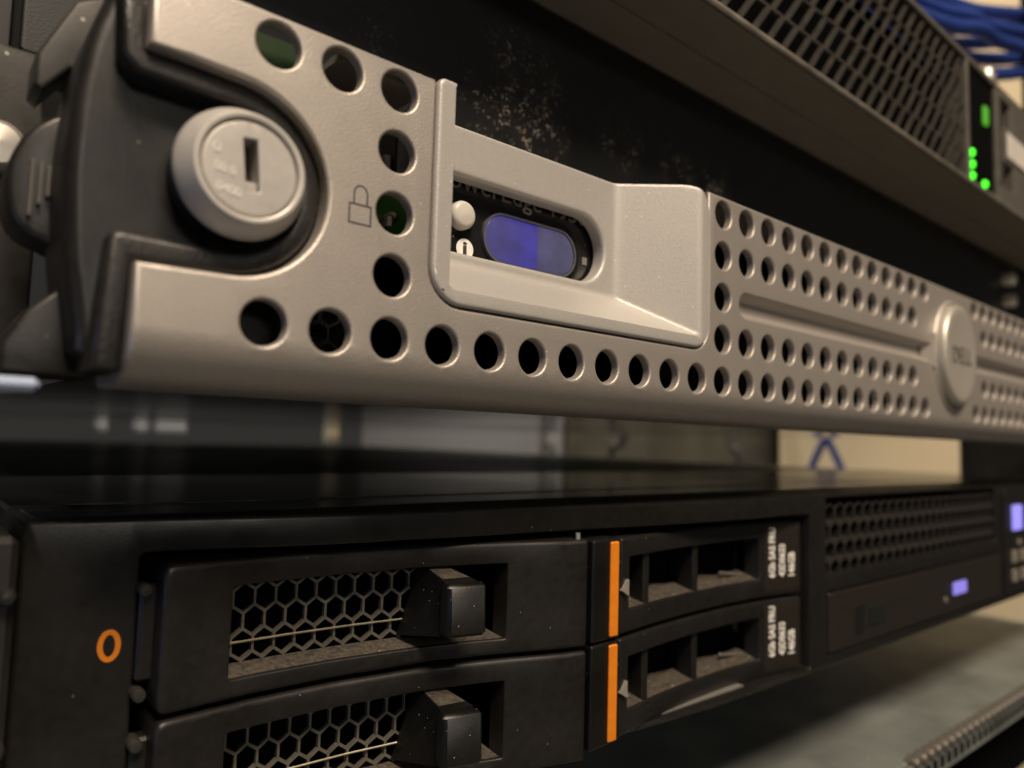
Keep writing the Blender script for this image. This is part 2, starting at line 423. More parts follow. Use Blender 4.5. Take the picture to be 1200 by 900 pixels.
# ================================================================== RACK POSTS
POSTM = mat('black_rack_paint', (.008, .008, .0085), .5, 0, .2, 100)
def rack_post(x0, x1, name_label, holes_x):
    t = thing('rack_post', name_label, 'rack post', ((x0 + x1) / 2, 34, -400), 'upright posts of the rack')
    hs = [rrect(holes_x - 4.5, holes_x + 4.5, z - 4.5, z + 4.5, .5, 2) for z in np.arange(-120, 200, 14.8)]
    mb = plate(rrect(x0, x1, -400, 500, 1, 3), hs, .4, .3, 2, f=lambda x, z: (44 if x0 < 0 else 33) + 0 * x)
    pm = POSTM
    obj('flange', mb, pm, t, wn=True)
    xo = x0 if x0 < 0 else x1
    obj('side_web', MB().box(min(xo, xo + (3 if x0 > 0 else -3)), max(xo, xo + (3 if x0 > 0 else -3)), 46 if x0 < 0 else 35, 110 if x0 < 0 else 50, -400, 500, .4), pm, t)
    return t
POST_L = rack_post(-80, -37, 'black steel upright with square holes, left of the silver server', -50)
POST_R = rack_post(408, 452, 'black steel upright with square holes, beyond the right ends of the servers', 421)


# ================================================================== SILVER SERVER
srv = thing('rack_server', 'silver grey server front perforated with round holes, key lock and small blue display', 'server', (185, 300, -23))
SPC = 7.9
R_B = 6.0; ZB = -17.4
def bezel_map(x, z, d):
    s = np.maximum(0, ZB - z); th = np.minimum(s / R_B, math.pi / 2); back = np.maximum(0, s - R_B * math.pi / 2)
    y = R_B - (R_B - d) * np.cos(th) + back
    zz = np.where(s > 0, ZB - (R_B - d) * np.sin(th), z)
    return np.stack([x + 0, y, zz], 1)
# outline with the latch notch at the left and the cut-out for the display module on top
NR = 10.9; NC = (-19.9, -.15)
top, bot = 19.3, ZB - R_B * math.pi / 2 - 8
out = [(-29, top)]
out += [(-29, NC[1] + NR + .35)] + [(-25, NC[1] + NR + .25)]
for i in range(0, 25):
    a = math.radians(90 - 180 * i / 24); out.append((NC[0] + NR * math.cos(a), NC[1] + NR * math.sin(a)))
out += [(-25, NC[1] - NR - .1), (-29, NC[1] - NR - .2)]
out += [(-29, z) for z in np.linspace(ZB, ZB - R_B * math.pi / 2, 14)] + [(-29, bot), (399, bot)]
out += [(399, z) for z in np.linspace(ZB - R_B * math.pi / 2, ZB, 14)] + [(399, top)]
MX0, MX1, MZ0 = 5.4, 66.4, -10.5
cut = rrect(MX0, MX1, MZ0, top + 30, (5, 4.5, 0, 0), 7)
cut = [p for p in cut if p[1] < top]
cut = sorted(cut, key=lambda p: 0)  # keeps order: bottom-left arc, bottom-right arc
out += [(MX1, top)] + cut[::-1] + [(MX0, top)]
holes = []
def hole(c, r, xs=None): holes.append(circ(c * SPC if xs is None else xs, (2 - r) * SPC, 2.62, 28))
for c in range(-2, 22): hole(c, 4)
for r in (0, 1, 2, 3): hole(0, r)
hole(-2, 0); hole(-1, 0)
for c in range(9, 22): hole(c, 0)
for c in range(9, 21): hole(c, 1); hole(c, 3)
hole(9, 2)
for c in range(0, 19):
    x = 204.2 + c * SPC
    hole(0, 0, x); hole(0, 4, x)
    if c > 0: hole(0, 1, x); hole(0, 3, x)
G1 = rrect(76.6, 172.0, -2.9, 1.9, (2.3, .4, .4, 2.3), 6); G2 = rrect(198.5, 300, -2.9, 1.9, (.4, 2.3, 2.3, .4), 6)
xs = np.arange(-28.2, 399, 2.0); zs = ZB - np.linspace(0, R_B * math.pi / 2 + .2, 14)
face = plate(out, holes + [G1, G2], .55, .36, 2.6, smap=bezel_map, rows=(xs, zs), th=1.5)
bz = obj('bezel', face, SILVER, srv, smooth=38, wn=True)
def groove(G, name):
    mb = MB(); n = len(G); G = ccw(G)[::-1]
    vs = []
    for (i_, y) in ((0, 2.4), (-.5, 2.4), (-1.5, .0)): pass
    rings = [(0, .3), (-.5, .9), (-1.2, 1.9), (-1.5, 2.0)]
    for (i_, y) in rings:
        q = inset(G, i_); vs.append(np.stack([q[:, 0], np.full(n, y), q[:, 1]], 1))
    mb.add(np.concatenate(vs), [(a * n + i, a * n + (i + 1) % n, (a + 1) * n + (i + 1) % n, (a + 1) * n + i) for a in range(3) for i in range(n)] + [tuple(3 * n + i for i in range(n))])
    obj(name, mb, SILVER, srv, smooth=50)
groove(G1, 'groove'); groove(G2, 'groove')

# ---- black latch housing at the left end
lip_o = [(NC[0] + (NR - .25) * math.cos(a), NC[1] + (NR - .25) * math.sin(a)) for a in np.radians(np.linspace(90, -90, 25))]
lip_i = [(NC[0] + (NR - 2.7) * math.cos(a), NC[1] + (NR - 2.7) * math.sin(a)) for a in np.radians(np.linspace(-90, 90, 25))]
lip = lip_o + [(-28.8, NC[1] - NR + .1), (-29.3, -22.2), (-31.9, -22.2), (-31.6, -16), (-31.0, -8.6)] + [(-30.2, NC[1] - NR + 2.9)] + lip_i + [(-29.6, NC[1] + NR - 2.3), (-31.1, 10), (-31.6, 19.2), (-29.3, 19.2), (-29.1, NC[1] + NR + .1)]
LH = obj('latch_lip', plate(lip, (), .7, 0, 8, f=lambda x, z: 1.5 + 0 * x, k=4), LIPM, srv, smooth=50)
fl = [(-31.6, 19.2), (-32.4, 16.4), (-33.6, 12.2), (-34.3, 7.4), (-34.7, 2.0), (-34.8, -2.4), (-34.2, -10.9), (-33.3, -15.9), (-32.4, -22.4), (-8, -22.4), (-8, 19.2)]
def smooth_poly(p, n=2):
    for _ in range(n):
        q = []
        for i in range(len(p)):
            a, b = np.array(p[i]), np.array(p[(i + 1) % len(p)]); q += [tuple(.75 * a + .25 * b), tuple(.25 * a + .75 * b)]
        p = q
    return p
LF = obj('latch_housing', plate(smooth_poly(fl, 2), (), 1.5, 0, 12, f=lambda x, z: 5.0 + 0 * x, k=4), LATCH, srv, smooth=50, wn=True)
ear = [(-33.5, 20.4), (-29.2, 22.8), (-29.5, 16.0), (-31.0, 12.0), (-33.6, 12.3), (-36.1, 8.9), (-36.9, 9.6), (-36.8, 13.2)]
obj('latch_shoulder', plate(ear, (), .5, 0, 6, f=lambda x, z: 15 + 0 * x), PLATE, srv)
lt = [(-32.0, 7.9), (-34.5, 6.6), (-37.2, 4.1), (-38.6, 0.6), (-38.8, -2.5), (-38.2, -5.5), (-36.8, -7.2), (-34.3, -8.0), (-31.5, -9.4)]
TL = obj('thumb_latch', plate(smooth_poly(lt, 1), (), .7, 0, 7, f=lambda x, z: 14 + .10 * (x + 34) ** 2 * .2), LATCH, srv, smooth=50)
for (x0, z0, z1) in ((-36.55, -5.6, .7), (-35.75, -4.2, .5), (-35.0, -3.2, .3)):
    obj('grip_rib', MB().box(x0 - .2, x0 + .2, 13.2, 14.6, z0, z1, .15), SWEDGE, TL)
lc = [(-31.0, -11.6), (-32.7, -12.2), (-36.3, -15.7), (-38.3, -19.3), (-38.2, -22.4), (-30.2, -22.4)]
obj('lower_latch_cover', plate(lc, (), .6, 0, 9, f=lambda x, z: 11.5 + 0 * x), LATCH, srv)

obj('rack_ear', plate([(-62, -22.4), (-33.8, -22.4), (-33.8, 11.5), (-34.9, 19.9), (-62, 19.9)], (), .5, 0, 3, f=lambda x, z: 31 + 0 * x), mat('scuffed_dark_ear', (.028, .026, .023), .5, .1, .3, 500, .1, 2000, .02, (.3, .28, .25), 900), srv)
scr = MB().lathe(-38.6, 6.4, [(0, 28.2), (2.4, 28.5), (3.1, 29.3), (3.3, 30.2), (3.3, 33)], 24)
obj('screw', scr, SCREWM, srv)
RAIL = obj('streak_rail_end', MB().box(-50, -35.6, 3.2, 9, -24.5, -23.2, .5), mat('blue_streak_metal', (.55, .66, .9), .3, .3), srv)  # blue reflected streak put into the colour of this rail piece
# ---- key lock
LK = obj('key_lock', MB().lathe(-18.95, .1, [(6.6, 1.5), (7.05, 1.1), (7.2, .6), (7.1, .1), (6.8, -.4), (6.1, -2.1), (5.85, -2.4), (5.55, -2.45), (5.35, -2.35), (5.2, -2.0), (5.2, 1.5)], 64), LOCKM, srv, smooth=40)
slot = [(-18.95 + a * math.cos(.10) - b * math.sin(.10) + .1, .1 + a * math.sin(.10) + b * math.cos(.10) + .3) for a, b in rrect(-.75, .75, -2.7, 2.9, .12, 2)]
obj('lock_plug', plate(circ(-18.95, .1, 5.12, 56), [slot], .3, .18, 3, f=lambda x, z: -2.1 + 0 * x), LOCKM, LK, smooth=40, wn=True)
obj('key_slot', MB().box(-21.5, -17.2, .8, 1.2, -4, 4), mat('rusty_brown_keyway', (.035, .02, .012), .6), LK)
obj('lock_collar', MB().lathe(-18.95, .1, [(6.6, 5.4), (6.6, 1.3)], 40), LIPM, LK)
obj('slot_wafer', MB().box(-19.4, -18.0, -1.7, .6, -2.3, -1.2, .2), LOCKM, LK)
for body, x, z, L_, H_ in (('0', -23.0, 1.0, .75, 1.0), ('00 0', -22.7, -.9, 2.1, .95), ('0400', -22.4, -3.0, 2.5, .95)):
    mb = text_mb(body, lambda u, v, e, x=x, z=z: (x + u + .05 * v, -2.16 - e, z + v - .12 * u), (L_, H_), .05, -.005)
    obj('stamped_number', mb, mat('stamped_highlight', (.95, .92, .85), .3, .0), LK, smooth=0)

# ---- padlock symbol
def frame_mb(loop, wdt, y0, y1):
    a = np.array(ccw(loop)); b = inset(ccw(loop), wdt); n = len(a)
    mb = MB(); vs = [(x, y0, z) for x, z in a] + [(x, y0, z) for x, z in b] + [(x, y1, z) for x, z in a] + [(x, y1, z) for x, z in b]
    return mb.add(vs, [(i, (i + 1) % n, n + (i + 1) % n, n + i) for i in range(n)] + [(i, (i + 1) % n, 2 * n + (i + 1) % n, 2 * n + i) for i in range(n)] + [(n + i, n + (i + 1) % n, 3 * n + (i + 1) % n, 3 * n + i) for i in range(n)])
pk = frame_mb([(-6.4, -2.5), (-3.3, -2.5), (-3.3, .05), (-6.4, .05)], .22, -.02, .05)
arc = [(-5.85, .05)] + [(-4.85 + 1.0 * math.cos(a), 1.3 + 1.1 * math.sin(a)) for a in np.radians(np.linspace(180, 0, 13))] + [(-3.85, .05)]
arc2 = [(-4.07, .05)] + [(-4.85 + .78 * math.cos(a), 1.3 + .88 * math.sin(a)) for a in np.radians(np.linspace(0, 180, 13))] + [(-5.63, .05)]
n1 = len(arc); rv = arc2[::-1]
pk.add([(x, -.02, z) for x, z in arc] + [(x, -.02, z) for x, z in rv], [(i, i + 1, n1 + i + 1, n1 + i) for i in range(n1 - 1)])
obj('padlock_symbol', pk, DKPRINT, srv, smooth=0)

# ---- display module: a scoop with a pill-shaped window
def smin(a, b, k): h = np.clip(.5 + .5 * (b - a) / k, 0, 1); return b * (1 - h) + a * h - k * h * (1 - h)
DEP = 10.7
def scoop(x, z):
    rt = (63.6 - x) * DEP / 11.6
    bt = (z + 8.3) * DEP / 6.6
    d = smin(smin(rt, bt, .35), np.full_like(x, DEP), .9)
    d = smin(d, (x - 8.5) * 25, .3)
    return np.maximum(d, 0) + 0 - np.where(d < 0, 0, 0) - .45
mo = rrect(MX0 + .18, MX1 - .18, MZ0 + .18, 19.75, (4.8, 4.3, 5.2, 1.2), 8)
pill = [(p[0], p[1]) for p in rrect(3.0, 49.3, .3, 12.1, 5.85, 12)]
pill = [p for p in pill if p[0] > 9.6]; pill = pill + [(9.6, 12.1), (9.6, .3)]
win = plate(mo, [pill], .5, .7, 3, f=scoop, grid=(.62, .62), th=2.6, k=4)
DM = obj('display_module', win, LIGHT, srv, smooth=50)
obj('display_panel', MB().box(8, 51, 13.6, 14.4, -3, 17), GLASSB, DM)
obj('lcd_screen', plate(rrect(24.4, 44.6, 1.2, 8.9, 3.8, 10), (), .25, 0, .6, f=lambda x, z: 13.15 + 0 * x), LCD, DM, smooth=50)
rim_l = frame_mb(rrect(24.0, 45.0, .8, 9.3, 4.2, 10), .38, 13.0, 13.6)
obj('lcd_rim', rim_l, mat('clear_screen_rim', (.10, .10, .12), .12), DM, smooth=30)
obj('round_button', MB().lathe(19.6, 7.0, [(0, 11.9), (1.5, 11.95), (2.05, 12.2), (2.25, 12.6), (2.25, 13.6)], 32), BUTTON, DM, smooth=50)
IC = obj('info_icon', MB().lathe(20.8, 2.0, [(0, 13.5), (1.65, 13.5), (1.65, 13.6)], 28), WHITE, DM)
obj('icon_letter', text_mb('i', lambda u, v, e: (20.35 + u, 13.44, 1.1 + v), (.8, 2.0), 0, .02), DKPRINT, DM, smooth=0)
obj('model_lettering', text_mb('PowerEdge 1950', lambda u, v, e: (15.0 + u, 13.5, 10.35 + v), (33, 4.1), 0, .01), mat('grey_lettering', (.22, .215, .20), .5), DM, smooth=0)
obj('display_mark', MB().box(47.0, 48.2, 13.4, 13.6, 4.2, 5.6, .05), mat('grey_mark', (.2, .19, .18), .5), DM)

# ---- oval badge
BX, BZ, BR = 185.2, .2, 14.3
obj('badge_ring', MB().lathe(BX + .5, BZ - .3, [(BR + 2.1, .35), (BR + 1.6, -.55), (BR + 1.0, -.75), (BR + .4, -.3), (BR + .2, .4)], 64, .88, 1), SILVER, srv, smooth=50)
BD = obj('badge', MB().lathe(BX, BZ, [(0, -2.3), (5, -2.35), (9, -2.45), (12, -2.75), (13.3, -2.75), (14.0, -2.4), (14.3, -1.7), (14.3, .4)], 64, .86, 1), BADGE, srv, smooth=60)
obj('badge_lettering', text_mb('DELL', lambda u, v, e: (BX - 6.2 + u, -2.52 - .016 * abs(u - 7.2) ** 1.2, BZ - 2.4 + v), (14.4, 4.8), 0, .015), mat('badge_print', (.20, .19, .165), .5), BD, smooth=0)
for sgn, x0 in ((1, 166.6), (-1, 203.8)):
    mb = MB(); mb.add([(x0, 1.9, -2.0), (x0, 1.2, 1.6), (x0 + sgn * 5.4, -.6, -4.6), (x0 + sgn * 5.4, -.6, 5.2), (x0 + sgn * 6, .6, -5), (x0 + sgn * 6, .6, 5.5)], [(0, 1, 3, 2), (2, 3, 5, 4)])
    obj('badge_fairing', mb, SILVER, srv, smooth=0)

# ---- chassis behind the bezel
obj('chassis', MB().box(-27, 397, 26, 690, -20.6, 19.6, .6), ZINC, srv)
obj('bezel_top_return', MB().box(-7.5, 5.2, 2.3, 16, 18.2, 19.1).box(66.8, 398.6, 2.3, 16, 18.2, 19.1), SILVER, srv)
obj('front_face_panel', MB().box(-8, 398, 16.5, 17.5, -20, 18), VOID, srv)
gm = MB().hexmesh(-26, 0, -19, -8, 3.0, 1.35, 15.6, .6); obj('inner_grille', gm, DARKPCB, srv)
pe = MB()
for c, r in ((-2, 4), (-1, 4)):
    for dz in (-2.4, 1.2):
        pe.v and None
        q = frame_mb(rrect(c * SPC + .2, c * SPC + 3.6, (2 - r) * SPC + dz - .4, (2 - r) * SPC + dz + 2.8, .7, 4), .16, 9.0, 9.1); pe.add(q.v, q.f)
obj('vent_outline', pe, mat('vent_edge_steel', (.10, .09, .08), .4, .5), srv)
PIPE = mat('dim_green_light_pipe', (.012, .030, .008), .4, emit=(.030, .10, .010), es=.045)
obj('light_pipe', MB().box(-18, -8.5, 4.6, 5.4, 13.5, 19.1, .2), PIPE, srv)
obj('light_pipe', MB().box(2.2, 12, 12, 12.8, -1, 9, .2), PIPE, srv)
obj('status_led', MB().lathe(6.0, 3.2, [(0, 9.8), (.5, 10), (.8, 10.6), (.8, 12)], 16), SWEDGE, srv)
obj('retaining_tab', MB().box(.6, 1.5, 4.2, 12, 5.6, 9.0, .15), SWEDGE, srv)
obj('retaining_tab', MB().box(2.6, 3.3, 6.2, 12, .2, 1.7, .15), SWEDGE, srv)

# ================================================================== BLACK SERVER BELOW
FX = [-40, -36, -17, 4, 37, 70, 90, 132, 420]; FY = [27.8, 27.5, 24.5, 20, 16.5, 13.5, 12.3, 12, 13]
def fy(x, z=0): return np.interp(x, FX, FY)
TX = [-30, -19, -12, -6, 6, 22, 29, 36, 43, 49, 60]; TY = [20.2, 20.5, 21.2, 21.8, 21.8, 20, 18.2, 16, 13.6, 12, 12]
def ty(x, z=0): return np.interp(x, TX, TY)
DX = [49, 58, 65, 72, 85, 98, 111, 119, 126, 140]; DY = [12, 12.5, 13.6, 14.6, 15.8, 16.3, 15.9, 14.8, 13.5, 13.5]
def dy(x, z=0): return np.interp(x, DX, DY)
ibm = thing('rack_server', 'black server front with drive bays, honeycomb vent and an orange zero mark', 'server', (185, 300, -81.6))
bay = rrect(-20.4, 126.6, -80.6, -43.6, .8, 3)
venth = rrect(134.6, 262, -59.0, -39.9, .4, 2)
optic = rrect(135.0, 264, -78.6, -63.2, .5, 2)
ff = plate(rrect(-33.3, 404, -81.6, -39.1, (1, 1, 1.2, 1.2), 4), [bay, venth, optic], .7, .35, 34, f=fy, grid=(4, 8), th=20, k=3)
obj('front_frame', ff, IBM, ibm, smooth=50)
obj('lid', MB().box(-33, 404, 124, 700, -41.5, -39.4, .3), LID, ibm)
obj('lid_front_strip', MB().box(-33, 404, 44, 118, -41.5, -38.9, .3), LIDSTRIP, ibm)
obj('top_ledge', MB().box(-32, 403, 28.5, 42.2, -41, -38.98, .2), LIDSTRIP, ibm)
obj('lid_glint_strip', MB().box(-24, 70, 42.6, 43.8, -41, -38.85, .25), mat('painted_lid_glint', (.09, .085, .075), .4, .4, .5, 200), ibm)  # glint along the lid edge, painted as a lighter strip
obj('lid_highlight_patch', MB().lathe(0, 0, [(0, -.15), (4.0, -.12), (4.6, 0)], 24, 1, .3).xf(lambda x, y, z: (x - 21.6, z + 43.4, -38.75 + y)), SCREWM, ibm)  # specular highlight on the lid edge, painted as a pale patch
obj('chassis', MB().box(-33, 404, 64, 700, -81.4, -41.6, .4), DARKPCB, ibm)
obj('bay_backplane', MB().box(-20, 126, 50, 51, -80, -43.8), VOID, ibm)
obj('bay_floor', MB().box(64, 102, 14.8, 49, -80.55, -80.3), BRIGHTSTEEL, ibm)
obj('vent_cavity', MB().box(134.8, 264, 28, 29, -79, -40), VOID, ibm)
obj('vent_grille', MB().hexmesh(135.6, 262, -58.4, -40.2, 5.4, 2.68, 12.9, 2.4, lambda x: 0), mat('vent_plastic', (.030, .028, .025), .36), ibm, smooth=30)
obj('rounded_zero_mark', frame_mb([(x, z) for x, z in circ(-23.3, -54.85, 1.3, 28, 2.0)], .62, 0, .1).xf(lambda x, y, z: (x, float(fy(x)) - .06 + y, z)), ORANGE, ibm, smooth=0)
OD = obj('optical_drive_panel', plate(rrect(135.4, 263.6, -78.2, -63.6, .5, 3), (), .4, 0, 5, f=lambda x, z: 11.7 + 0 * x), LABEL, ibm, wn=True)
obj('usb_port', MB().box(150, 154, 11.4, 12.2, -75.5, -68, .1), IBM, OD)
obj('usb_port', MB().box(157.4, 167.0, 11.3, 12.2, -74.2, -69.2, .1), mat('dark_green_port', (.012, .016, .013), .4), OD)
obj('activity_led', MB().box(217.5, 228.5, 11.2, 12.2, -73.2, -69.2, .3), mat('violet_led', (.1, .1, .3), .4, emit=(.28, .22, .78), es=.85), OD)
obj('eject_pin', MB().lathe(211, -73.8, [(0, 11.3), (.9, 11.4), (1, 12)], 12), WARMKEY, OD)
CP = obj('control_panel', plate(rrect(269, 304, -79, -41, .6, 3), (), .4, 0, 3, f=lambda x, z: 11.6 + 0 * x), IBM, ibm, wn=True)
obj('power_led', MB().box(277.5, 287.5, 10.9, 12, -56.0, -46.6, .4), BLUELED, CP)
obj('lamp', MB().box(283, 286.5, 11, 12, -61.6, -59.6, .2), WARMKEY, CP)
for x in (276.0, 286.0):
    for z in (-68.0, -75.0): obj('push_button', MB().box(x, x + 5, 10.9, 12, z, z + 4.6, .4), WARMKEY, CP)
EAR = obj('mounting_ear', MB().box(-39, -33.6, 24.5, 40, -81, -40.6, .8), PLATE, ibm)
for z in (-47.3, -64.5): obj('rivet', MB().lathe(-34.6, z, [(0, 22.6), (.7, 22.8), (1.0, 23.4), (1.0, 25)], 16), PLATE, EAR)
obj('ear_led', MB().lathe(-37.4, -55.3, [(0, 23.6), (.9, 23.8), (1.3, 24.4), (1.3, 25)], 16), BLUELED, EAR)

# ---- blank drive fillers: bowed face, recessed honeycomb, spring clip
def make_filler(z0, z1, label, group):
    t = thing('drive_blank', label, 'drive blank', (15, 20, z0), group)
    H = z1 - z0
    op = rrect(-9.6, 34.2, z0 + 2.6, z1 - 3.5, (.5, .3, .3, .5), 3)
    if True:
        fp = plate(rrect(-18.6, 49.0, z0, z1, (1.2, .5, .5, 1.2), 3), [op], .75, .25, 14, f=ty, grid=(1.6, 4), th=3.6, k=3)
    obj('face', fp, TRAY, t, smooth=50)
    mz0 = z0 + 6.6
    yf = lambda x: float(np.interp(x, [-12, 0, 10, 22], [25.4, 25.6, 25.2, 23.9]))
    obj('honeycomb_mesh', MB().hexmesh(-11.2, 20.6, (mz0 - 3.9) / 1.2, (z1 - 1.0) / 1.2, 3.1, 1.58, 0, .7, yf).xf(lambda x, y, z: (x, y, z * 1.2)), MESHM, t, smooth=0)
    n = 16; xs_ = np.linspace(-10.4, 20.6, n)
    obj('mesh_edge_wire', MB().tube([(x, yf(x) - .35, mz0 - .15) for x in xs_], .17, 6), WIREM, t)
    obj('cavity_back', MB().box(-17, 48, 33, 33.6, z0 + .5, z1 - .5), VOID, t)
    sh = MB(); ys = [(x, float(ty(x)) + .75) for x in np.linspace(-9.5, 34.1, 24)]
    for k_, (x, y) in enumerate(ys):
        yb = max(y + .4, yf(x) + .2 if x < 22 else 24.5)
        sh.add([(x, y, z0 + 2.62), (x, yb, z0 + 3.55)], [])
    m_ = len(ys); sh.f += [(2 * i, 2 * i + 2, 2 * i + 3, 2 * i + 1) for i in range(m_ - 1)]
    obj('dusty_sill', sh, DUSTY, t, smooth=60)
    # spring clip
    zc0, zc1 = z0 + 5.0, z0 + 14.0
    cl = MB(); A = [(14.2, 24.5), (19.6, 15.2), (25.6, 13.6), (26.4, 14.6), (21.4, 24.5)]
    cl.add([(17.6, 24.2, zc0 - 1.0), (20.0, 14.8, zc0 + .4), (26.0, 13.8, zc0), (23.5, 24.4, zc0 - .6), (21.2, 23.4, zc1 + 1.0), (20.6, 15.2, zc1 - .7), (26.0, 14.4, zc1 - .7), (24.4, 23.4, zc1 + 1.0)],
           [(0, 1, 5, 4), (1, 2, 6, 5), (2, 3, 7, 6), (4, 5, 6, 7), (0, 3, 2, 1), (0, 4, 7, 3)])
    CL = obj('clip_arm', cl, GLOSS, t, smooth=20)
    obj('clip_pad', MB().box(19.6, 26.0, 12.6, 15.2, zc0 + .5, zc1 - .6, .55).xf(lambda x, y, z: (x, y - .22 * (x - 20) + .04 * (z - zc0), z)), GLOSS, CL, smooth=50)
    obj('dusty_edge', MB().add([(21.3, 23.2, zc1 + 1.05), (20.9, 16.4, zc1 - .35), (25.6, 15.8, zc1 - .35), (24.3, 23.2, zc1 + 1.05)], [(0, 1, 2, 3)]), DUSTY, CL)
    arm = obj('hinge_arm', MB().box(-20.4, -18.0, 24.0, 27, z0 + 3.6, z1 - 2.6, .4), TRAY, t)
    for z in (z1 - 3.2, z0 + 2.2): obj('hinge_pin', MB().lathe(-20.0, z, [(0, 22.9), (.7, 22.95), (.85, 23.2), (.85, 26)], 16), PLATE, arm, smooth=50)
    return t
FG = 'blank drive fillers in the black server'
fil = make_filler(-63.2, -44.8, 'upper black drive blank with honeycomb mesh, its mesh edge wire catching light', FG)
f2 = copy_tree(fil, (0, 0, -19.1), 'lower black drive blank with honeycomb mesh, cut by the bottom of the photo')
tag(obj('locating_pin', MB().lathe(48.0, -44.2, [(0, 14), (.45, 14), (.45, 18)], 12).xf(lambda x, y, z: (x, 14 + (z + 44.2), -44.9 + (y - 14) * .28)), SCREWM), 'tiny bright pin standing on the top corner of the upper drive blank', 'pin')

# ---- hot-swap drives
def make_drive(z0, z1, label, group):
    t = thing('hard_drive', label, 'hard drive', (88, 16, z0), group)
    op = rrect(60.9, 110.4, z0 + 4.2, z1 - 3.6, (.3, .4, .4, .3), 2)
    bulge = lambda x, z: dy(x) + 0 * z
    fp = plate(rrect(58.0, 125.2, z0, z1, (.4, .6, .6, .4), 3), [op], .6, .25, 13, f=bulge, grid=(2, 4), th=4, k=3)
    obj('carrier_face', fp, TRAY, t, smooth=50)
    hd = obj('release_handle', plate(rrect(49.6, 57.7, z0 - .2, z1 + .2, .4, 3), (), .5, 0, 13, f=lambda x, z: 11.6 + .08 * (x - 49.6)), GLOSS, t, smooth=50, wn=True)
    obj('orange_stripe', MB().box(54.3, 56.5, 11.55, 12.2, z0 + .3, z1 - .3, .25), ORANGE, hd)
    tri = MB().prism([(57.9, z0 + 8.0), (59.7, z0 + 9.9), (59.7, z0 + 6.9)], 12.0, 12.8); obj('arrow_mark', tri, mat('grey_arrow', (.25, .23, .2), .4), t, smooth=0)
    for x in (68.0, 86.5): obj('divider', MB().box(x - .9, x + .9, float(dy(x)) + .7, float(dy(x)) + 5, z0 + 3.8, z1 - 3.2, .25), TRAY, t)
    sh = MB(); X = np.linspace(61, 110.3, 22)
    for x in X:
        y = float(dy(x)); sh.add([(x, y + .7, z0 + 4.22), (x, y + 6, z0 + 5.5 + .3 * math.sin(x * .35))], [])
    sh.f += [(2 * i, 2 * i + 2, 2 * i + 3, 2 * i + 1) for i in range(len(X) - 1)]
    obj('dusty_sill', sh, DUSTY, t, smooth=60)
    obj('inner_tab', MB().box(100, 109, 19.5, 20.2, z0 + 5.2, z0 + 6.0, .2).xf(lambda x, y, z: (x, y, z - .14 * (x - 104))), SWEDGE, t)
    obj('cavity_back', MB().box(60, 112, 24, 24.5, z0 + .8, z1 - .8), VOID, t)
    LB = obj('printed_label', plate(rrect(112.2, 124.4, z0 + 1.0, z1 - 1.0, .3, 2), (), .08, 0, .2, f=lambda x, z: dy(x) - .12, grid=(1.5, 4)), LABEL, t, smooth=50)
    for body, xc, length in (('6Gb SAS FRU', 115.7, 11.6), ('42D0633', 119.3, 7.6), ('146GB', 122.6, 5.6)):
        zb = z0 + 4.4
        mb = text_mb(body, lambda u, v, e, xc=xc, zb=zb: (xc - v, float(dy(xc - v)) - .2, zb + u), (length, 2.3), 0, .03)
        obj('label_text', mb, WHITE, LB, smooth=0)
    return t
DG = 'hot swap drives with orange stripes'
d1 = make_drive(-62.6, -45.2, 'upper black hot swap drive with orange stripe and white capacity label', DG)
d2 = copy_tree(d1, (0, 0, -18.2), 'lower black hot swap drive with orange stripe, a bright sliver under its edge')

# ================================================================== SWITCH ABOVE
sw = thing('network_switch', 'brown grey switch with slanted mesh vent and green lights above the silver server', 'network switch', (185, 200, 65))
ports = [rrect(264, 276, 72, 82, .4, 2), rrect(262, 274, 96, 106, .4, 2)]
grl = rrect(20, 227, 66.0, 108.2, .4, 2)
ledw = rrect(229.5, 257, 66.2, 108, .5, 2)
obj('edge_highlight_strip', MB().tube([(-35, 8.4, 65.3), (405, 8.4, 65.3)], .62, 10), mat('painted_edge_highlight', (.34, .31, .26), .38, .35, .35, 160, .1, 1800), sw)  # highlight along the bottom edge, painted as a lighter strip
obj('case', MB().box(-36, 406, 20, 420, 65, 110.5, .5), SWITCH, sw)
obj('front_bezel', plate(rrect(-36, 406, 65, 110.5, .6, 3), [grl, ledw] + ports, .8, .3, 11.5, f=lambda x, z: 8 + 0 * x, th=8, k=4), SWEDGE, sw, smooth=50, wn=True)
obj('bottom_tray', MB().box(-35.5, 405.5, 9.0, 21.5, 64.5, 64.95, .1), SWITCH, sw)
obj('bottom_panel', MB().box(-35.5, 405.5, 21.9, 33, 64.6, 64.95, .1), SWITCH, sw)
obj('vent_grille', MB().slats(20, 228, 65.9, 108.3, 6.3, 7.0, 8.5, .95, 9.0, .5).xf(lambda x, y, z: (min(max(x, 19.8), 229), y, z)), GRILLE, sw, smooth=0)
obj('vent_cavity', MB().box(20, 260, 18, 19, 66, 108), VOID, sw)
obj('lamp_panel', MB().box(229, 257.5, 9.2, 10, 66, 107.4), VOID, sw)
for z in (76.5, 72.3, 68.2): obj('status_led', MB().lathe(233.2, z, [(0, 7.9), (1.0, 8.1), (1.45, 8.8), (1.45, 9.4)], 16), GREENLED, sw)
obj('status_led', MB().lathe(246.0, 68.4, [(0, 7.9), (1.0, 8.1), (1.45, 8.8), (1.45, 9.4)], 16), GREENLED, sw)
obj('status_led', MB().box(245.6, 249.4, 8.0, 9.4, 90.5, 97.5, .5), DIMGREEN, sw)
obj('label_plate', MB().box(268, 300, 7.4, 7.95, 84.0, 94.0, .2), PAPER, sw)
obj('port_block', MB().box(258.5, 262, 7.6, 9, 72, 100, .3), GRILLE, sw)

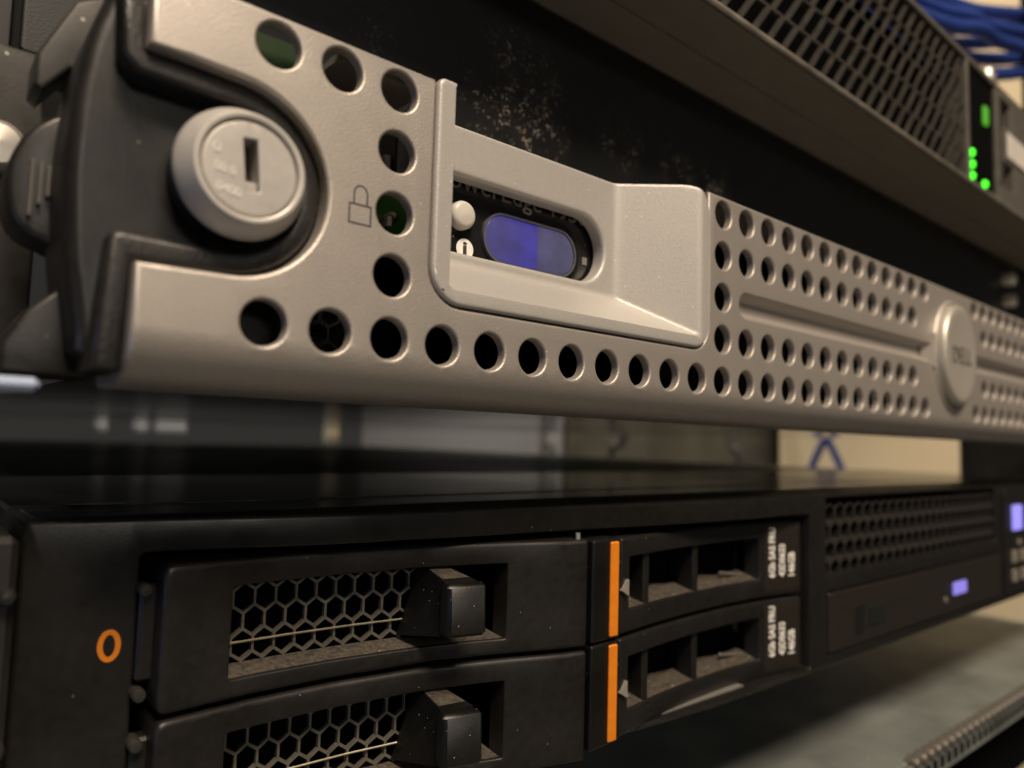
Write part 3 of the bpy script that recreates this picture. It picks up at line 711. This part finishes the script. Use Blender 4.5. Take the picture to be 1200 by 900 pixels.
# ================================================================== BLANKING PANEL
bp = tag(obj('blanking_panel', plate(rrect(-37, 407, 20.6, 64.3, .6, 2), (), .4, 0, 10, f=lambda x, z: 33.2 + 0 * x), DUSTPANEL, wn=True), 'black blanking panel behind the silver server top, scuffed with dusty specks', 'blanking panel')
# object space centre for the dust mask is at the panel face
bp.data.transform(Matrix.Translation((0, -.0332, 0))); bp.location = (0, .0332, 0)
for z in (54.8, 44.6): obj('thumb_screw', MB().lathe(352, z, [(0, -5), (2.6, -4.6), (3.2, -3.6), (3.2, 0)], 20), SCREWM, bp)

# ================================================================== SHELF BELOW
sf = thing('rack_shelf', 'grey green steel shelf under the black server with a toothed front edge', 'shelf', (185, 200, -120))
obj('top_sheet', MB().box(-36, 406, 9, 420, -114.4, -113, .3), TRAYM, sf)
obj('front_lip', MB().box(-36, 406, 7.4, 8.8, -120.5, -113.6, .4), TRAYM, sf)
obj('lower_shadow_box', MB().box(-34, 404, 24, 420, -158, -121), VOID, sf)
tooth = obj('tooth', MB().lathe(0, 0, [(0, -1), (1.6, -.9), (2.0, -.4), (2.0, 2.2)], 12).xf(lambda x, y, z: (x, y, z * .8)), SWEDGE, sf)
OFF_S = OFF[sf.name]
tooth.location = ((130 ) * MM, 7.6 * MM, -113.2 * MM); first = True
for i in range(0, 44):
    o = tooth if i == 0 else tooth.copy()
    if i: COL.objects.link(o); o.parent = sf
    o.location = ((176 + i * 5.2) * MM, 7.4 * MM, -113.0 * MM)
slot0 = obj('lip_slot', MB().box(-1.6, 1.6, -.15, .1, -1.6, 1.6, .1), VOID, sf)
for i in range(0, 44):
    o = slot0 if i == 0 else slot0.copy()
    if i: COL.objects.link(o); o.parent = sf
    o.location = ((178.6 + i * 5.2) * MM, 7.4 * MM, -117.2 * MM)

# ================================================================== BLUE CABLES, upper right
def spline(pts, n=8):
    P = [np.array(p, float) for p in pts]; P = [2 * P[0] - P[1]] + P + [2 * P[-1] - P[-2]]; out_ = []
    for i in range(1, len(P) - 2):
        for k in range(n):
            t = k / n; a, b, c, d = P[i - 1:i + 3]
            out_.append(.5 * (2 * b + (c - a) * t + (2 * a - 5 * b + 4 * c - d) * t * t + (3 * b - a - 3 * c + d) * t ** 3))
    return out_ + [P[-2]]
CG = 'blue network cables in a bundle above the switch'
lab = ['topmost blue network cable of the bundle above the switch', 'second blue network cable from the top of the bundle', 'middle blue network cable of the bundle above the switch',
       'blue network cable just below the middle of the bundle', 'lowest blue network cable of the bundle, sagging above the switch edge', 'blue network cable under the lowest loop of the bundle, nearest the switch', 'blue network cable in the middle of the bundle, partly behind its neighbours', 'blue network cable crossing the back of the bundle at the top edge']
for i in range(8):
    dz = 13 - i * 4.3; y = (0, 9, -4, 6, -8, 2, 10, -2)[i]; k = (0, 3, -2, 2, -3, 1, -1, 2)[i]
    pts = [(190, 62 + y, 156 + dz), (248, 44 + y, 154 + dz + k), (284, 40 + y, 157 + dz), (315, 38 + y, 164 + dz - k), (350, 40 + y, 176 + dz * 1.1), (420, 41 + y, 203 + dz * 1.2 + k), (500, 44 + y, 240 + dz)]
    tag(obj('network_cable', MB().tube(spline(pts), 3.3, 12), BLUE), lab[i], 'cable', CG)

pl = thing('network_plug', 'pale network plug with dark clips standing up behind the switch top edge', 'plug', (333, 36, 130))
obj('plug_body', MB().box(328, 338, 30, 40, 134, 152, 2), SCREWM, pl, smooth=50)
obj('strain_relief', MB().tube([(333, 35, 112), (333, 35, 134)], 3.2, 10), RUBBER, pl)
for x in (352, 366): obj('clip', MB().box(x - 3, x + 3, 32, 42, 112, 140, 1), RUBBER, pl)
# ================================================================== THINGS SEEN THROUGH THE GAP
tag(obj('wall_cabinet', MB().box(650, 690, 640, 668, -120, 60, 2).box(650, 690, 690, 1190, -120, 60, 3), GREYP), 'pale grey cabinet seen far back through the gap under the silver server', 'cabinet')
tag(obj('cable_duct', MB().box(646, 690, 330, 625, -120, 60, 3), mat('olive_duct', (.060, .056, .040), .7, 0, .5, 14)), 'dull olive cable duct seen through the gap left of the bright wall', 'duct')
tag(obj('junction_box', MB().box(440, 470, 38, 83, -60, 20, 1), RUBBER), 'dark box at the right end of the gap beside the bright wall', 'box')
for i, (dx, l_) in enumerate(((0, 'blue cable hanging in the gap, leaning to the left'), (1, 'blue cable hanging in the gap, leaning to the right'))):
    s_ = 1 if i else -1
    tag(obj('network_cable', MB().tube(spline([(600 + 4 * i, 245 - s_ * 16, 60), (600 + 4 * i, 245 - s_ * 4, -5), (600 + 4 * i, 245 + s_ * 2, -18), (600 + 4 * i, 245 + s_ * 14.5, -44), (600 + 4 * i, 245 + s_ * 30, -90), (600, 240, -300)]), 3.2, 10), BLUE), l_, 'cable', 'blue cables hanging in the gap')
for i, (y0, y1, l_) in enumerate(((628, 600, 'dark cable hanging at the left edge of the olive duct in the gap'), (470, 505, 'dark cable slanting across the middle of the olive duct in the gap'), (352, 330, 'dark olive cable hanging left of the blue crossed cables in the gap'))):
    tag(obj('power_cable', MB().tube(spline([(605, y0, 60), (603, y0, 10), (600, (y0 + y1) / 2, -26), (600, y1, -60), (605, y1, -300)]), 4.5, 10), RUBBER), l_, 'cable', 'dark cables hanging in the gap')
for i, (x, wd, l_) in enumerate(((119, 5, 'dim pale rear fan grille seen at the far left of the gap'), (186, 15, 'pale rear socket block seen in the left of the gap'), (156, 6, 'small grey rear plug between the pale blocks in the gap'), (376, 7, 'narrow cream rear plate seen left of the grey cabinet in the gap'))):
    tag(obj('rear_socket', MB().box(x - wd, x + wd, 760, 776, -38.5 if i == 3 else -31, -22.5, 1), GREYP if i != 3 else mat('cream_plate', (.30, .26, .17), .7)), l_, 'socket', 'pale sockets at the rear of the rack')
